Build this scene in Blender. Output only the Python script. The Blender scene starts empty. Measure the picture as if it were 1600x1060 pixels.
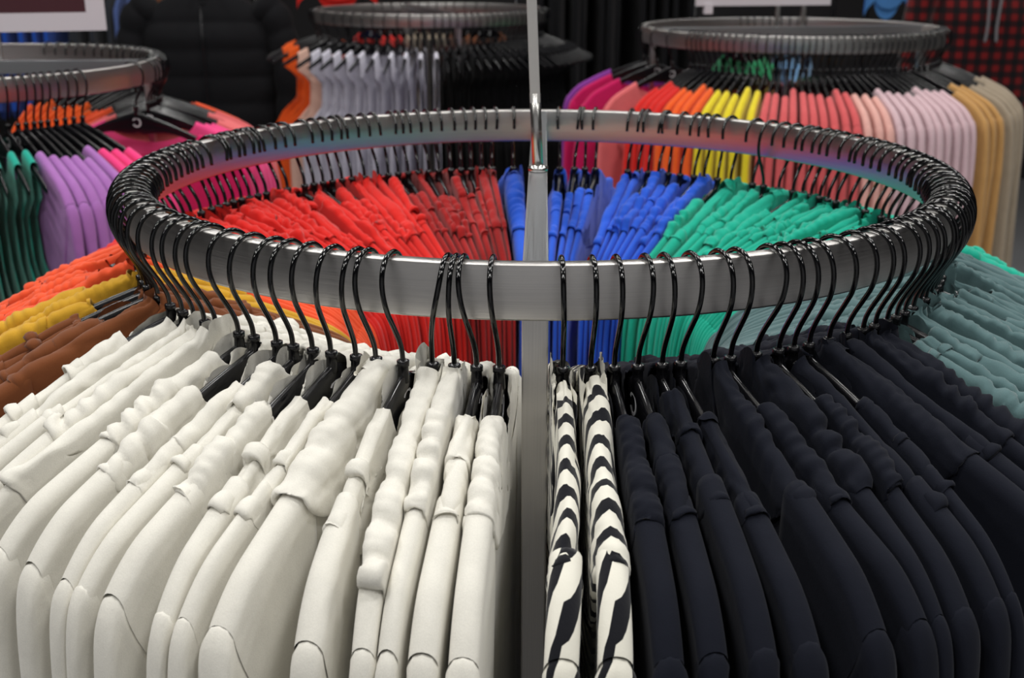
import bpy, math, random
import numpy as np

C = bpy.context.scene.collection
rng = np.random.default_rng(11)
random.seed(5)
R = 0.455                 # radius of the round rails
ZT = 1.30                 # height of the rail tops
BAND = 0.0476
CEN = (0.0306, 1.352)     # centre of the near rack
TAU = 2 * math.pi

# ------------------------------------------------------------------ materials
def lin(c):
    c = c / 255.0
    return c / 12.92 if c <= 0.04045 else ((c + 0.055) / 1.055) ** 2.4

def rgb(r, g, b):
    return (lin(r), lin(g), lin(b), 1.0)

def base_mat(name):
    m = bpy.data.materials.new(name)
    m.use_nodes = True
    nt = m.node_tree
    return m, nt, nt.nodes['Principled BSDF']

def fabric(name, col, rough=0.9, sheen=0.25, weave=900.0, bump=0.25, mottled=0.08):
    m, nt, p = base_mat(name)
    N, L = nt.nodes.new, nt.links.new
    tc = N('ShaderNodeTexCoord')
    big = N('ShaderNodeTexNoise'); big.inputs['Scale'].default_value = 35; big.inputs['Detail'].default_value = 4
    fine = N('ShaderNodeTexNoise'); fine.inputs['Scale'].default_value = weave; fine.inputs['Detail'].default_value = 3
    L(tc.outputs['Object'], big.inputs['Vector']); L(tc.outputs['Object'], fine.inputs['Vector'])
    info = N('ShaderNodeObjectInfo')
    add = N('ShaderNodeMath'); add.operation = 'ADD'
    L(big.outputs['Fac'], add.inputs[0]); L(fine.outputs['Fac'], add.inputs[1])
    mr = N('ShaderNodeMapRange')
    mr.inputs['From Min'].default_value = 0.6; mr.inputs['From Max'].default_value = 1.4
    mr.inputs['To Min'].default_value = 1 - mottled; mr.inputs['To Max'].default_value = 1 + mottled
    L(add.outputs[0], mr.inputs['Value'])
    hsv = N('ShaderNodeHueSaturation'); hsv.inputs['Color'].default_value = col
    L(mr.outputs[0], hsv.inputs['Value'])
    L(hsv.outputs['Color'], p.inputs['Base Color'])
    b = N('ShaderNodeBump'); b.inputs['Strength'].default_value = bump; b.inputs['Distance'].default_value = 0.0006
    L(fine.outputs['Fac'], b.inputs['Height'])
    b2 = N('ShaderNodeBump'); b2.inputs['Strength'].default_value = 0.35; b2.inputs['Distance'].default_value = 0.003
    L(big.outputs['Fac'], b2.inputs['Height']); L(b.outputs['Normal'], b2.inputs['Normal'])
    L(b2.outputs['Normal'], p.inputs['Normal'])
    p.inputs['Roughness'].default_value = rough
    p.inputs['Specular IOR Level'].default_value = 0.2
    p.inputs['Sheen Weight'].default_value = sheen
    p.inputs['Sheen Roughness'].default_value = 0.5
    return m

def striped(name, ca, cb, pitch, frac):
    m = fabric(name, ca)
    nt = m.node_tree; p = nt.nodes['Principled BSDF']
    N, L = nt.nodes.new, nt.links.new
    at = N('ShaderNodeAttribute'); at.attribute_name = 'stripe'
    mul = N('ShaderNodeMath'); mul.operation = 'MULTIPLY'; mul.inputs[1].default_value = 1 / pitch
    L(at.outputs['Fac'], mul.inputs[0])
    fr = N('ShaderNodeMath'); fr.operation = 'FRACT'; L(mul.outputs[0], fr.inputs[0])
    lt = N('ShaderNodeMath'); lt.operation = 'LESS_THAN'; lt.inputs[1].default_value = frac
    L(fr.outputs[0], lt.inputs[0])
    mx = N('ShaderNodeMix'); mx.data_type = 'RGBA'
    mx.inputs['A'].default_value = ca; mx.inputs['B'].default_value = cb
    L(lt.outputs[0], mx.inputs['Factor'])
    L(mx.outputs['Result'], p.inputs['Base Color'])
    return m

def plaid(name):
    m = fabric(name, rgb(120, 20, 25))
    nt = m.node_tree; p = nt.nodes['Principled BSDF']
    N, L = nt.nodes.new, nt.links.new
    tc = N('ShaderNodeTexCoord'); sx = N('ShaderNodeSeparateXYZ'); L(tc.outputs['Object'], sx.inputs[0])
    res = []
    for ax in ('X', 'Z'):
        mu = N('ShaderNodeMath'); mu.operation = 'MULTIPLY'; mu.inputs[1].default_value = 19
        L(sx.outputs[ax], mu.inputs[0])
        f = N('ShaderNodeMath'); f.operation = 'FRACT'; L(mu.outputs[0], f.inputs[0])
        l = N('ShaderNodeMath'); l.operation = 'LESS_THAN'; l.inputs[1].default_value = 0.5
        L(f.outputs[0], l.inputs[0]); res.append(l)
    a = N('ShaderNodeMath'); a.operation = 'ADD'
    L(res[0].outputs[0], a.inputs[0]); L(res[1].outputs[0], a.inputs[1])
    d = N('ShaderNodeMath'); d.operation = 'DIVIDE'; d.inputs[1].default_value = 2; L(a.outputs[0], d.inputs[0])
    r = N('ShaderNodeValToRGB'); L(d.outputs[0], r.inputs[0])
    r.color_ramp.elements[0].color = rgb(118, 20, 22); r.color_ramp.elements[1].color = rgb(14, 12, 16)
    e = r.color_ramp.elements.new(0.5); e.color = rgb(48, 12, 16)
    L(r.outputs[0], p.inputs['Base Color'])
    return m

def plain(name, col, rough=0.5, metal=0.0, spec=0.5, coat=0.0):
    m, nt, p = base_mat(name)
    N, L = nt.nodes.new, nt.links.new
    tc = N('ShaderNodeTexCoord')
    n = N('ShaderNodeTexNoise'); n.inputs['Scale'].default_value = 60
    L(tc.outputs['Object'], n.inputs['Vector'])
    mr = N('ShaderNodeMapRange'); mr.inputs['To Min'].default_value = max(0, rough - 0.05); mr.inputs['To Max'].default_value = rough + 0.05
    L(n.outputs['Fac'], mr.inputs['Value']); L(mr.outputs[0], p.inputs['Roughness'])
    p.inputs['Base Color'].default_value = col
    p.inputs['Metallic'].default_value = metal
    p.inputs['Specular IOR Level'].default_value = spec
    p.inputs['Coat Weight'].default_value = coat
    p.inputs['Coat Roughness'].default_value = 0.08
    return m

def brushed(name, col, rough, aniso=0.0):
    m, nt, p = base_mat(name)
    N, L = nt.nodes.new, nt.links.new
    at = N('ShaderNodeAttribute'); at.attribute_name = 'grain'
    mp = N('ShaderNodeMapping'); mp.inputs['Scale'].default_value = (9, 1300, 1300)
    L(at.outputs['Vector'], mp.inputs['Vector'])
    n = N('ShaderNodeTexNoise'); n.inputs['Scale'].default_value = 1.0; n.inputs['Detail'].default_value = 5
    L(mp.outputs[0], n.inputs['Vector'])
    mr = N('ShaderNodeMapRange'); mr.inputs['From Min'].default_value = .3; mr.inputs['From Max'].default_value = .7
    mr.inputs['To Min'].default_value = rough - 0.04; mr.inputs['To Max'].default_value = rough + 0.05
    L(n.outputs['Fac'], mr.inputs['Value']); L(mr.outputs[0], p.inputs['Roughness'])
    cr = N('ShaderNodeHueSaturation'); cr.inputs['Color'].default_value = col
    m2 = N('ShaderNodeMapRange'); m2.inputs['From Min'].default_value = .3; m2.inputs['From Max'].default_value = .7
    m2.inputs['To Min'].default_value = 0.93; m2.inputs['To Max'].default_value = 1.05
    L(n.outputs['Fac'], m2.inputs['Value']); L(m2.outputs[0], cr.inputs['Value'])
    L(cr.outputs['Color'], p.inputs['Base Color'])
    b = N('ShaderNodeBump'); b.inputs['Strength'].default_value = 0.12; b.inputs['Distance'].default_value = 0.0005
    L(n.outputs['Fac'], b.inputs['Height']); L(b.outputs['Normal'], p.inputs['Normal'])
    p.inputs['Metallic'].default_value = 1.0
    if aniso:
        tg = N('ShaderNodeTangent'); tg.direction_type = 'RADIAL'; tg.axis = 'Z'
        L(tg.outputs[0], p.inputs['Tangent'])
        p.inputs['Anisotropic'].default_value = aniso
    return m

M = {}
M['steel'] = brushed('brushed_steel', rgb(218, 215, 212), 0.37, 0.68)
M['pole'] = brushed('satin_steel_tube', rgb(205, 203, 200), 0.25)
M['pole_sleeve'] = plain('satin_grey_sleeve', rgb(190, 188, 186), 0.4, metal=0.35)
M['bar_steel'] = brushed('brushed_bar_steel', rgb(166, 168, 171), 0.38)
M['black_plastic'] = plain('black_hanger_plastic', rgb(17, 17, 20), 0.24, spec=0.6)
M['black_wire'] = plain('black_coated_wire', rgb(6, 6, 8), 0.12, spec=0.5, coat=0.2)
M['mark'] = plain('pale_print', rgb(205, 205, 208), 0.6)
FAB = dict(
    cream=rgb(230, 227, 217), navy=rgb(17, 20, 31), slate=rgb(86, 113, 115), mint=rgb(24, 172, 145),
    blue=rgb(36, 88, 206), darkred=rgb(160, 27, 27), red=rgb(216, 38, 32), coral=rgb(238, 88, 48),
    mustard=rgb(205, 156, 42), brown=rgb(118, 66, 34),
    teal=rgb(20, 160, 140), lilac=rgb(164, 108, 178), pink=rgb(235, 62, 128), magenta=rgb(200, 20, 92), hotpink=rgb(236, 74, 136), salmonred=rgb(212, 92, 94),
    orange=rgb(242, 98, 34), yellow=rgb(228, 208, 40), rose=rgb(226, 112, 114), blush=rgb(226, 172, 162),
    mauve=rgb(212, 182, 188), tan=rgb(196, 150, 92), beige=rgb(165, 150, 130), white=rgb(216, 214, 226),
    black=rgb(16, 16, 19), violet=rgb(140, 60, 160), skyblue=rgb(120, 170, 215), green=rgb(30, 150, 95), peach=rgb(232, 190, 172),
    jacket=rgb(22, 22, 25), cobalt=rgb(30, 84, 190), denim=rgb(84, 104, 160), charcoal=rgb(44, 48, 56), azure=rgb(86, 160, 240),
    khaki=rgb(160, 140, 84), grey=rgb(120, 120, 124))
for k, v in FAB.items():
    M[k] = fabric(k + '_jersey', v, sheen=0.03 if k in ('navy', 'black', 'jacket') else 0.2)
M['stripe'] = striped('black_and_cream_stripes', rgb(232, 229, 216), rgb(16, 17, 24), 0.022, 0.43)
M['plaid'] = plaid('red_and_black_plaid')

# ------------------------------------------------------------------ mesh helpers
def mesh(name, V, F, mat, smooth=True, attrs=None):
    V = np.asarray(V, dtype=np.float32).reshape(-1, 3)
    F = np.asarray(F, dtype=np.int32)
    me = bpy.data.meshes.new(name)
    if F.ndim == 2:
        n, k = F.shape
        me.vertices.add(len(V)); me.vertices.foreach_set('co', V.ravel())
        me.loops.add(n * k); me.loops.foreach_set('vertex_index', F.ravel())
        me.polygons.add(n)
        me.polygons.foreach_set('loop_start', np.arange(n, dtype=np.int32) * k)
        me.update(calc_edges=True)
    if smooth:
        me.polygons.foreach_set('use_smooth', np.ones(len(me.polygons), dtype=bool))
    if attrs:
        for an, (typ, val) in attrs.items():
            a = me.attributes.new(an, typ, 'POINT')
            a.data.foreach_set('value' if typ == 'FLOAT' else 'vector', np.asarray(val, dtype=np.float32).ravel())
    me.materials.append(mat)
    me.validate()
    return me

def obj(name, me, parent=None, loc=(0, 0, 0), rotz=0.0, mat=None):
    o = bpy.data.objects.new(name, me)
    C.objects.link(o)
    o.location = loc
    o.rotation_euler = (0, 0, rotz)
    if parent is not None:
        o.parent = parent
    if mat is not None:
        o.material_slots[0].link = 'OBJECT'
        o.material_slots[0].material = mat
    return o

def tag(o, label, cat, group=None):
    o['label'] = label; o['category'] = cat
    if group:
        o['group'] = group
    return o

def thing(name, label, cat, loc, rotz=0.0, group=None):
    o = obj(name, None, None, loc, rotz)
    o.empty_display_size = 0.05
    return tag(o, label, cat, group)

def struct(o):
    o['kind'] = 'structure'
    return o

def grid_faces(nr, nc, wrap=False, base=0):
    r = np.arange(nr - 1)[:, None]
    c = np.arange(nc if wrap else nc - 1)[None, :]
    c2 = (c + 1) % nc
    a = r * nc + c; b = r * nc + c2
    d = (r + 1) * nc + c; e = (r + 1) * nc + c2
    return (np.stack([a, b, e, d], -1).reshape(-1, 4) + base)

def catmull(P, n):
    P = np.asarray(P, float)
    Q = np.vstack([2 * P[0] - P[1], P, 2 * P[-1] - P[-2]])
    out = []
    for i in range(len(P) - 1):
        p0, p1, p2, p3 = Q[i:i + 4]
        for t in np.linspace(0, 1, n, endpoint=False):
            out.append(0.5 * (2 * p1 + (p2 - p0) * t + (2 * p0 - 5 * p1 + 4 * p2 - p3) * t * t + (3 * p1 - p0 - 3 * p2 + p3) * t ** 3))
    out.append(P[-1])
    return np.array(out)

def tube(P, rad, ns=8):
    """a round tube along the points P, closed by caps of rings"""
    P = np.asarray(P, float); n = len(P)
    T = np.gradient(P, axis=0); T /= np.linalg.norm(T, axis=1)[:, None]
    up = np.array([0.0, 1.0, 0.0]) if abs(T[0][1]) < 0.9 else np.array([1.0, 0, 0])
    rad = np.broadcast_to(np.asarray(rad, float), (n,))
    V = []
    u = up
    for i in range(n):
        u = u - T[i] * np.dot(u, T[i]); u /= np.linalg.norm(u)
        w = np.cross(T[i], u)
        a = np.arange(ns) * TAU / ns
        V.append(P[i] + rad[i] * (np.cos(a)[:, None] * u + np.sin(a)[:, None] * w))
    V = np.array(V).reshape(-1, 3)
    F = grid_faces(n, ns, True)
    V = np.vstack([V, P[0] - T[0] * rad[0] * .5, P[-1] + T[-1] * rad[-1] * .5])
    i0, i1 = len(V) - 2, len(V) - 1
    j = np.arange(ns); j2 = (j + 1) % ns
    capa = np.stack([np.full(ns, i0), j2, j, j], -1)
    capb = np.stack([np.full(ns, i1), (n - 1) * ns + j, (n - 1) * ns + j2, (n - 1) * ns + j2], -1)
    return V, F, capa[:, :3], capb[:, :3]

def tube_mesh(name, parts, mat):
    """parts: list of (points, radius, sides)"""
    Vs, Fs = [], []
    b = 0
    for P, r, ns in parts:
        V, F, ca, cb = tube(P, r, ns)
        Vs.append(V)
        Fs += [tuple(q) for q in (F + b)] + [tuple(q) for q in (ca + b)] + [tuple(q) for q in (cb + b)]
        b += len(V)
    return poly_mesh(name, np.vstack(Vs), Fs, mat)

def poly_mesh(name, V, F, mat, smooth=True):
    me = bpy.data.meshes.new(name)
    me.from_pydata([tuple(map(float, v)) for v in V], [], [tuple(int(i) for i in f) for f in F])
    if smooth:
        me.polygons.foreach_set('use_smooth', np.ones(len(me.polygons), dtype=bool))
    me.materials.append(mat)
    me.update()
    return me

def box_mesh(name, x0, x1, y0, y1, z0, z1, mat, bev=0.0, grain='x'):
    import bmesh
    bm = bmesh.new()
    bmesh.ops.create_cube(bm, size=1.0)
    for v in bm.verts:
        v.co = ((x0 + x1) / 2 + v.co.x * (x1 - x0), (y0 + y1) / 2 + v.co.y * (y1 - y0), (z0 + z1) / 2 + v.co.z * (z1 - z0))
    if bev > 0:
        bmesh.ops.bevel(bm, geom=bm.edges[:], offset=bev, segments=2, profile=0.7, affect='EDGES')
    me = bpy.data.meshes.new(name); bm.to_mesh(me); bm.free()
    me.materials.append(mat)
    a = me.attributes.new('grain', 'FLOAT_VECTOR', 'POINT')
    for i, v in enumerate(me.vertices):
        c = v.co
        a.data[i].vector = (c.x, c.y, c.z) if grain == 'x' else (c.z, c.x, c.y) if grain == 'z' else (c.y, c.x, c.z)
    return me

# smooth random field: sum of sines in random directions
def field(seed, nw=9, fmin=6, fmax=40):
    g = np.random.default_rng(seed)
    f = np.exp(g.uniform(np.log(fmin), np.log(fmax), nw)); an = g.uniform(0, TAU, nw); ph = g.uniform(0, TAU, nw)
    amp = (fmin / f) ** 0.8
    amp /= np.sqrt((amp ** 2).sum() / 2)
    def fn(x, z):
        s = 0
        for i in range(nw):
            s = s + amp[i] * np.sin(f[i] * (np.cos(an[i]) * x + np.sin(an[i]) * z) + ph[i])
        return s
    return fn

def sstep(x):
    x = np.clip(x, 0, 1)
    return x * x * (3 - 2 * x)

def bend(x, tilt):
    """sideways drift (an angle round the rail) of the outer arm, none at the hook"""
    q = np.clip(x, 0, 0.24) / 0.24
    return tilt * q * q * (1.6 - 0.6 * q)

def slot(hc, x):
    """half the angle a garment may fill at distance x outward of the rail; hc = (at the rail, at the outer shoulder)"""
    q = np.clip(x, 0, 0.24) / 0.24
    q = q * q * (1.6 - 0.6 * q)
    return hc[0] * (1 - q) + hc[1] * q

def place(x, y, z, tilt=0.0):
    """slot coordinates (outward, sideways, height) -> the garment's own frame, bent round the rail"""
    r = R + x
    th = y / np.maximum(r, 0.15) + bend(x, tilt)
    return np.stack([r * np.sin(th), R - r * np.cos(th), z], -1)

# ------------------------------------------------------------------ hanger
def zh(x):
    x = np.abs(x)
    return -0.099 - 0.30 * x - 0.55 * x * x

HS = 0.205
def hanger_arms_mesh(tilt=0.0):
    xs = np.linspace(-HS, HS, 61)
    ang = np.arange(14) * TAU / 14
    V = []
    for x in xs:
        k = math.sqrt(max(0.0, 1 - (abs(x) / HS) ** 14)) * 0.97 + 0.03
        hh = (0.017 + 0.030 * math.exp(-(x / 0.055) ** 2)) * (0.4 + .6 * k)
        ty = (0.0046 - 0.0014 * abs(x) / HS) * k * min(1.0, (R + x) / R)
        tz = zh(x)
        ring = []
        for a in ang:
            cz = math.cos(a); cy = math.sin(a)
            zz = (cz + 1) / 2
            web = 1.0 - 0.42 * math.exp(-((zz - 0.45) / 0.26) ** 2)
            y = ty * math.copysign(abs(cy) ** 0.55, cy) * web
            ring.append((x, y, tz - hh * (1 - zz)))
        V += ring
    n = len(xs)
    F = [tuple(q) for q in grid_faces(n, 14, True)]
    F.append(tuple(range(13, -1, -1))); F.append(tuple(range((n - 1) * 14, n * 14)))
    V = np.array(V)
    P = np.array([(0, 0, -0.108), (0, 0, -0.1), (0, 0, -0.094), (0, 0, -0.0935), (0, 0, -0.089), (0, 0, -0.0885)])
    tv, tf, ca, cb = tube(P, [0.0054, 0.0048, 0.0045, 0.0054, 0.0054, 0.0044], 12)
    b = len(V)
    V = np.vstack([V, tv])
    F += [tuple(q) for q in tf + b] + [tuple(q) for q in ca + b] + [tuple(q) for q in cb + b]
    # x is outward: to local frame (outward = -y)
    W = place(V[:, 0], V[:, 1], V[:, 2], tilt)
    return poly_mesh('hanger_arms', W, F, M['black_plastic'])

HOOK_PTS = np.array([(-24, -26), (-23, -14), (-17.5, -4), (-9, 1.7), (0, 3.2), (9, 1.7), (17.5, -4), (23, -14), (24.5, -27), (21.5, -41), (14, -55), (6.5, -68), (1.5, -80), (0, -95)]) / 1000.0
HOOK = catmull(HOOK_PTS, 4)
def hook_mesh(lean=0.0, flip=False, ns=8, thin=1.0):
    """lean: angle of the top of the hook relative to the hanger below it"""
    r = HOOK[:, 0] * (-1 if flip else 1)
    z = HOOK[:, 1]
    th = lean * (1 - sstep(-z / 0.085))
    P = np.stack([(R + r) * np.sin(th), R - (R + r) * np.cos(th), z], -1)
    return tube_mesh('hook', [(P, 0.0023 * thin, ns)], M['black_wire'])

def mark_mesh():
    V, F = [], []
    b = 0
    for side in (1, -1):
        a = np.linspace(0.5, TAU - 0.5, 22)
        for i, t in enumerate(a):
            for rr in (0.0075, 0.0103):
                for yy in (0.0026, 0.0034):
                    V.append((side * yy, -side * rr * math.cos(t), -0.1235 + rr * math.sin(t)))
        for i in range(21):
            k = b + i * 4; n = k + 4
            F += [(k, k + 1, n + 1, n), (k + 1, k + 3, n + 3, n + 1), (k + 3, k + 2, n + 2, n + 3), (k + 2, k, n, n + 2)]
        b = len(V)
    return poly_mesh('size_mark', V, F, M['mark'], smooth=False)

ARMS = hanger_arms_mesh()
MARK = mark_mesh()
HOOK0 = hook_mesh()
HOOKLOW = hook_mesh(0, False, 5)

def hanger(label, group, loc, rz, lean=0.0, flip=False, mark=True, low=False, tilt=0.0):
    t = thing('clothes_hanger', label, 'hanger', loc, rz, group)
    if low:
        obj('hook', HOOKLOW, t)
    elif abs(lean) < 1e-4 and not flip:
        obj('hook', HOOK0, t)
    else:
        obj('hook', hook_mesh(lean, flip), t)
    obj('arms', ARMS if abs(tilt) < 1e-4 else hanger_arms_mesh(tilt), t)
    if mark:
        obj('size_mark', MARK, t)
    return t

# ------------------------------------------------------------------ garments
XT, XS = 0.236, 0.205      # shoulder point, where the hanger ends
def ridge(x, lift=0.0):
    a = np.abs(x)
    return zh(np.minimum(a, XT)) + 0.0068 + lift - np.clip(a - XS + 0.01, 0, 1) ** 2 * 9

ZTIP = float(ridge(XT))
def side_x(z):
    dz = np.clip(ZTIP - z, 0, 1)
    return XT - 0.050 * sstep(dz / 0.15) + 0.012 * sstep((dz - 0.2) / 0.4)

def gprof(d, rho):
    q = np.clip(d / rho, 0, 1)
    return np.sqrt(np.clip(1 - (1 - q) ** 2, 0, 1))

# --- roll-neck collars: a small cloth simulation, all the prototypes at once
NU, NV = 84, 32
CLASSES = ((0.0098, 0.0082), (0.0150, 0.0120))   # half width of the slot a collar is draped in, and the radius of the fold over the arm

def seam_loop(p, ph):
    xc = (p['bo'] - p['bi']) / 2; A = (p['bo'] + p['bi']) / 2
    x = xc + A * np.cos(ph)
    s = np.sin(ph)
    sag = np.where(s > 0, p['sf'], p['sb'])
    zend = ridge(x)
    z = zend - sag * np.abs(s) ** 1.2 + 0.002
    y = np.sign(s) * np.minimum(0.0135, 0.0135 * np.abs(s) ** 0.45 * 1.02)
    return np.stack([x, y, z], -1)

def simulate(protos, steps=90, iters=11):
    P = len(protos)
    C0 = np.array([p['c'] for p in protos])[:, None, None]; RR = np.array([p['rr'] for p in protos])[:, None, None]
    ph = np.arange(NU) * TAU / NU
    X = np.zeros((P, NV + 1, NU, 3)); Lc = np.zeros((P, NV + 1, 1)); Lv = np.zeros((P, 1, 1))
    pins = np.zeros((P, 2, 3))
    g = np.random.default_rng(3)
    for i, p in enumerate(protos):
        S = seam_loop(p, ph)
        L0 = np.linalg.norm(np.roll(S, -1, 0) - S, axis=1).sum()
        a_o, a_i = p['ao'], p['ai']
        tc = min(0.9, 2 * (math.hypot(a_o + a_i, p['up']) * p['tc']) / L0 + 0.04)
        xc = (a_o - a_i) / 2; A = (a_o + a_i) / 2
        topx = xc + A * np.cos(ph)
        top = np.stack([topx, np.sin(ph) * 0.012, ridge(topx) + 0.010 + p['up'] * np.abs(np.sin(ph))], -1)
        for k in range(NV + 1):
            t = k / NV
            X[i, k] = S * (1 - t) + top * t
            X[i, k, :, 2] += 0.02 * math.sin(math.pi * t)
            X[i, k, :, 1] = np.sign(np.sin(ph)) * np.abs(X[i, k, :, 1]) * (1 + 0.3 * math.sin(math.pi * t))
            Lc[i, k, 0] = L0 / NU * (1 - (1 - tc) * t) * (1 + p['full'] * math.sin(math.pi * t) ** 0.8)
        Lv[i] = p['H'] / NV
        pins[i, 0] = (a_o, 0, float(ridge(a_o)) + 0.004 + p['lo'])
        pins[i, 1] = (-a_i, 0, float(ridge(a_i)) + 0.004 + p['li'])
    X[:, 1:] += g.normal(0, 0.0012, X[:, 1:].shape)
    S0 = X[:, 0].copy()
    prev = X.copy()
    ju = np.arange(NU)
    sgn = np.sign(np.sin(ph)); strong = np.abs(np.sin(ph)) > 0.2
    q1, q3 = NU // 4, 3 * NU // 4
    pinned = np.array([p.get('pin', 1) for p in protos], bool)
    rowset = {}
    def con(ka, ja, kb, jb, L, stiff):
        A_ = X[:, ka][:, :, ja]; B_ = X[:, kb][:, :, jb]
        d = B_ - A_
        l = np.sqrt((d * d).sum(-1, keepdims=True)) + 1e-9
        c = d * ((l - L) / l * 0.5 * stiff)
        ii = np.ix_(np.arange(P), ka, ja); jj = np.ix_(np.arange(P), kb, jb)
        X[ii] = A_ + c
        X[jj] = B_ - c
    kall = np.arange(NV + 1)
    hit = np.zeros(X.shape[:3] + (1,), bool)
    for st in range(steps):
        Xs = X.copy()
        vel = (X - prev) * 0.975
        prev = X.copy()
        X = X + vel
        X[..., 2] -= 9.81 * (1 / 90.0) ** 2
        X[:, 1:, :, 1] += sgn * np.abs(np.sin(ph)) ** .5 * 12.0 * (1 / 90.0) ** 2
        for it in range(iters):
            for par in (0, 1):
                ja = ju[par::2]
                con(kall, ja, kall, (ja + 1) % NU, Lc[:, :, :, None] * np.ones((1, 1, len(ja), 1)), 1.0)
            for par in (0, 1):
                ka = np.arange(par, NV, 2)
                con(ka, ju, ka + 1, ju, Lv[..., None], 1.0)
            for par in (0, 1):
                ka = np.arange(par, NV, 2)
                Ld = np.sqrt(Lv[..., None] ** 2 + (Lc[:, ka][:, :, :, None]) ** 2)
                con(ka, ju, ka + 1, (ju + 1) % NU, Ld, 0.35)
                con(ka, ju, ka + 1, (ju - 1) % NU, Ld, 0.35)
            for off in (0, 2):
                ja = ju[np.isin(ju % 4, (off, off + 1))]
                con(kall, ja, kall, (ja + 2) % NU, 2 * Lc[:, :, :, None] * np.ones((1, 1, len(ja), 1)), 0.16)
                ka = kall[np.isin(kall % 4, (off, off + 1))]; ka = ka[ka + 2 <= NV]
                con(ka, ju, ka + 2, ju, 2 * Lv[..., None], 0.22)
            X[:, 0] = S0
            for e, j in ((0, 0), (1, NU // 2)):
                X[pinned, NV, j] = pins[pinned, e]
            for i, p in enumerate(protos):
                for key, q in (('fl', q1), ('bl', q3)):
                    if p[key] is not None:
                        for dj in range(-7, 8):
                            X[i, NV, q + dj, 1] = sgn[q] * (0.0095 - 0.00006 * dj * dj)
                            X[i, NV, q + dj, 2] = p[key] - 0.00022 * dj * dj
                        X[i, NV, q, 0] *= 0.9
            # the hanger: a slab with a rounded top, and the wire above it
            x, y, z = X[..., 0], X[..., 1], X[..., 2]
            top = ridge(x) + 0.0015
            rr = RR
            dz = z - (top - rr)
            r2 = np.sqrt(y * y + np.clip(dz, 0, None) ** 2) + 1e-9
            inside = np.where(dz > 0, r2 < rr, np.abs(y) < 0.006) & (np.abs(x) < 0.205)
            up = inside & (dz > 0)
            f = np.where(up, rr / r2, 1.0)
            X[..., 1] = y * f
            X[..., 2] = np.where(up, (top - rr) + dz * f, z)
            low = inside & ~up
            sy = np.where(strong[None, None, :], sgn[None, None, :], np.where(y >= 0, 1, -1))
            X[..., 1] = np.where(low, sy * 0.006, X[..., 1])
            # friction
            hit = inside[..., None]
            # each face keeps to its side of the hanger and to its slot on the rail
            c = C0 * (R + X[..., 0]) / R
            Y = X[..., 1]
            Y = np.clip(Y, -c, c)
            lo = 0.0035
            m = strong[None, None, :]
            Y = np.where(m & (sgn > 0), np.maximum(Y, lo), np.where(m & (sgn < 0), np.minimum(Y, -lo), Y))
            X[..., 1] = Y
            # the fold over each arm stays on top of it
            for j in (0, NU // 2):
                X[:, 1:, j, 1] *= 0.3
                X[:, 1:, j, 2] = np.maximum(X[:, 1:, j, 2], ridge(X[:, 1:, j, 0]) + 0.001)
        # friction: cloth lying on the arm or on its neighbour creeps, it does not slide
        rest = hit | (np.abs(X[..., 1:2]) > 0.97 * C0[..., None])
        X = np.where(rest, Xs + (X - Xs) * 0.45, X)
        prev = np.where(rest, X - (X - prev) * 0.2, prev)
    for it in range(2):
        Y = X.copy()
        Y[:, 1:-1] = (X[:, :-2] + X[:, 2:]) / 2
        Z = (np.roll(X, 1, 2) + np.roll(X, -1, 2)) / 2
        X[:, 1:] += 0.35 * ((Y + Z) / 2 - X)[:, 1:]
    for it in range(10):
        Z = (np.roll(X, 1, 2) + np.roll(X, -1, 2)) / 2
        wgt = np.linspace(0, 0.5, 5)[None, :, None, None]
        X[:, -5:] += wgt * (Z - X)[:, -5:]
    return X

PROTOS = []
def proto(**k):
    d = dict(H=0.17, bo=0.12, bi=0.12, ao=0.02, ai=0.02, sf=0.06, sb=0.045, tc=1.25, up=0.03, lo=0.0, li=0.0, full=0.15, pin=1, fl=None, bl=None)
    d.update(k); PROTOS.append(d)
# closed up to the hook
proto(H=0.150, ao=0.010, ai=0.02, lo=0.012, li=0.010, bo=0.15, fl=-0.082, bl=-0.090)
proto(H=0.170, ao=0.012, ai=0.015, lo=0.010, li=0.010, bo=0.145, full=0.25, fl=-0.082, bl=-0.094)
proto(H=0.185, ao=0.020, ai=0.03, lo=0.006, li=0.01, bo=0.155, bi=0.12, full=0.2, fl=-0.090, bl=-0.086)
# gathered along the arms
proto(H=0.18, ao=0.040, ai=0.035, bo=0.135, bi=0.12, tc=1.3, fl=-0.098, bl=-0.092)
proto(H=0.205, ao=0.045, ai=0.03, bo=0.14, bi=0.125, tc=1.3, fl=-0.105, bl=-0.095)
proto(H=0.185, ao=0.035, ai=0.04, bo=0.13, bi=0.13, sf=0.06, tc=1.4, fl=-0.115, bl=-0.092)
proto(H=0.20, ao=0.02, ai=0.025, lo=0.008, li=0.006, bo=0.145, bi=0.12, full=0.2, fl=-0.084, bl=-0.100)
# slid off towards one arm, the other left bare
proto(H=0.14, ao=0.070, ai=0.01, bo=0.150, bi=0.11, sf=0.075, tc=1.3, fl=-0.135, bl=-0.104)
proto(H=0.16, ao=0.080, ai=0.012, bo=0.160, bi=0.105, sf=0.08, tc=1.3, fl=-0.145, bl=-0.104)
proto(H=0.145, ao=0.062, ai=0.03, bo=0.145, bi=0.12, sf=0.07, tc=1.3, fl=-0.128, bl=-0.108)
# a big cowl falling to the front
proto(H=0.21, ao=0.02, ai=0.02, lo=0.012, li=0.006, tc=2.2, bo=0.165, bi=0.11, sf=0.09, sb=0.05, full=0.35, bl=-0.090)
proto(H=0.19, ao=0.055, ai=0.02, tc=1.8, bo=0.155, bi=0.12, sf=0.08, sb=0.06, full=0.3, fl=-0.125, bl=-0.092)
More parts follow.
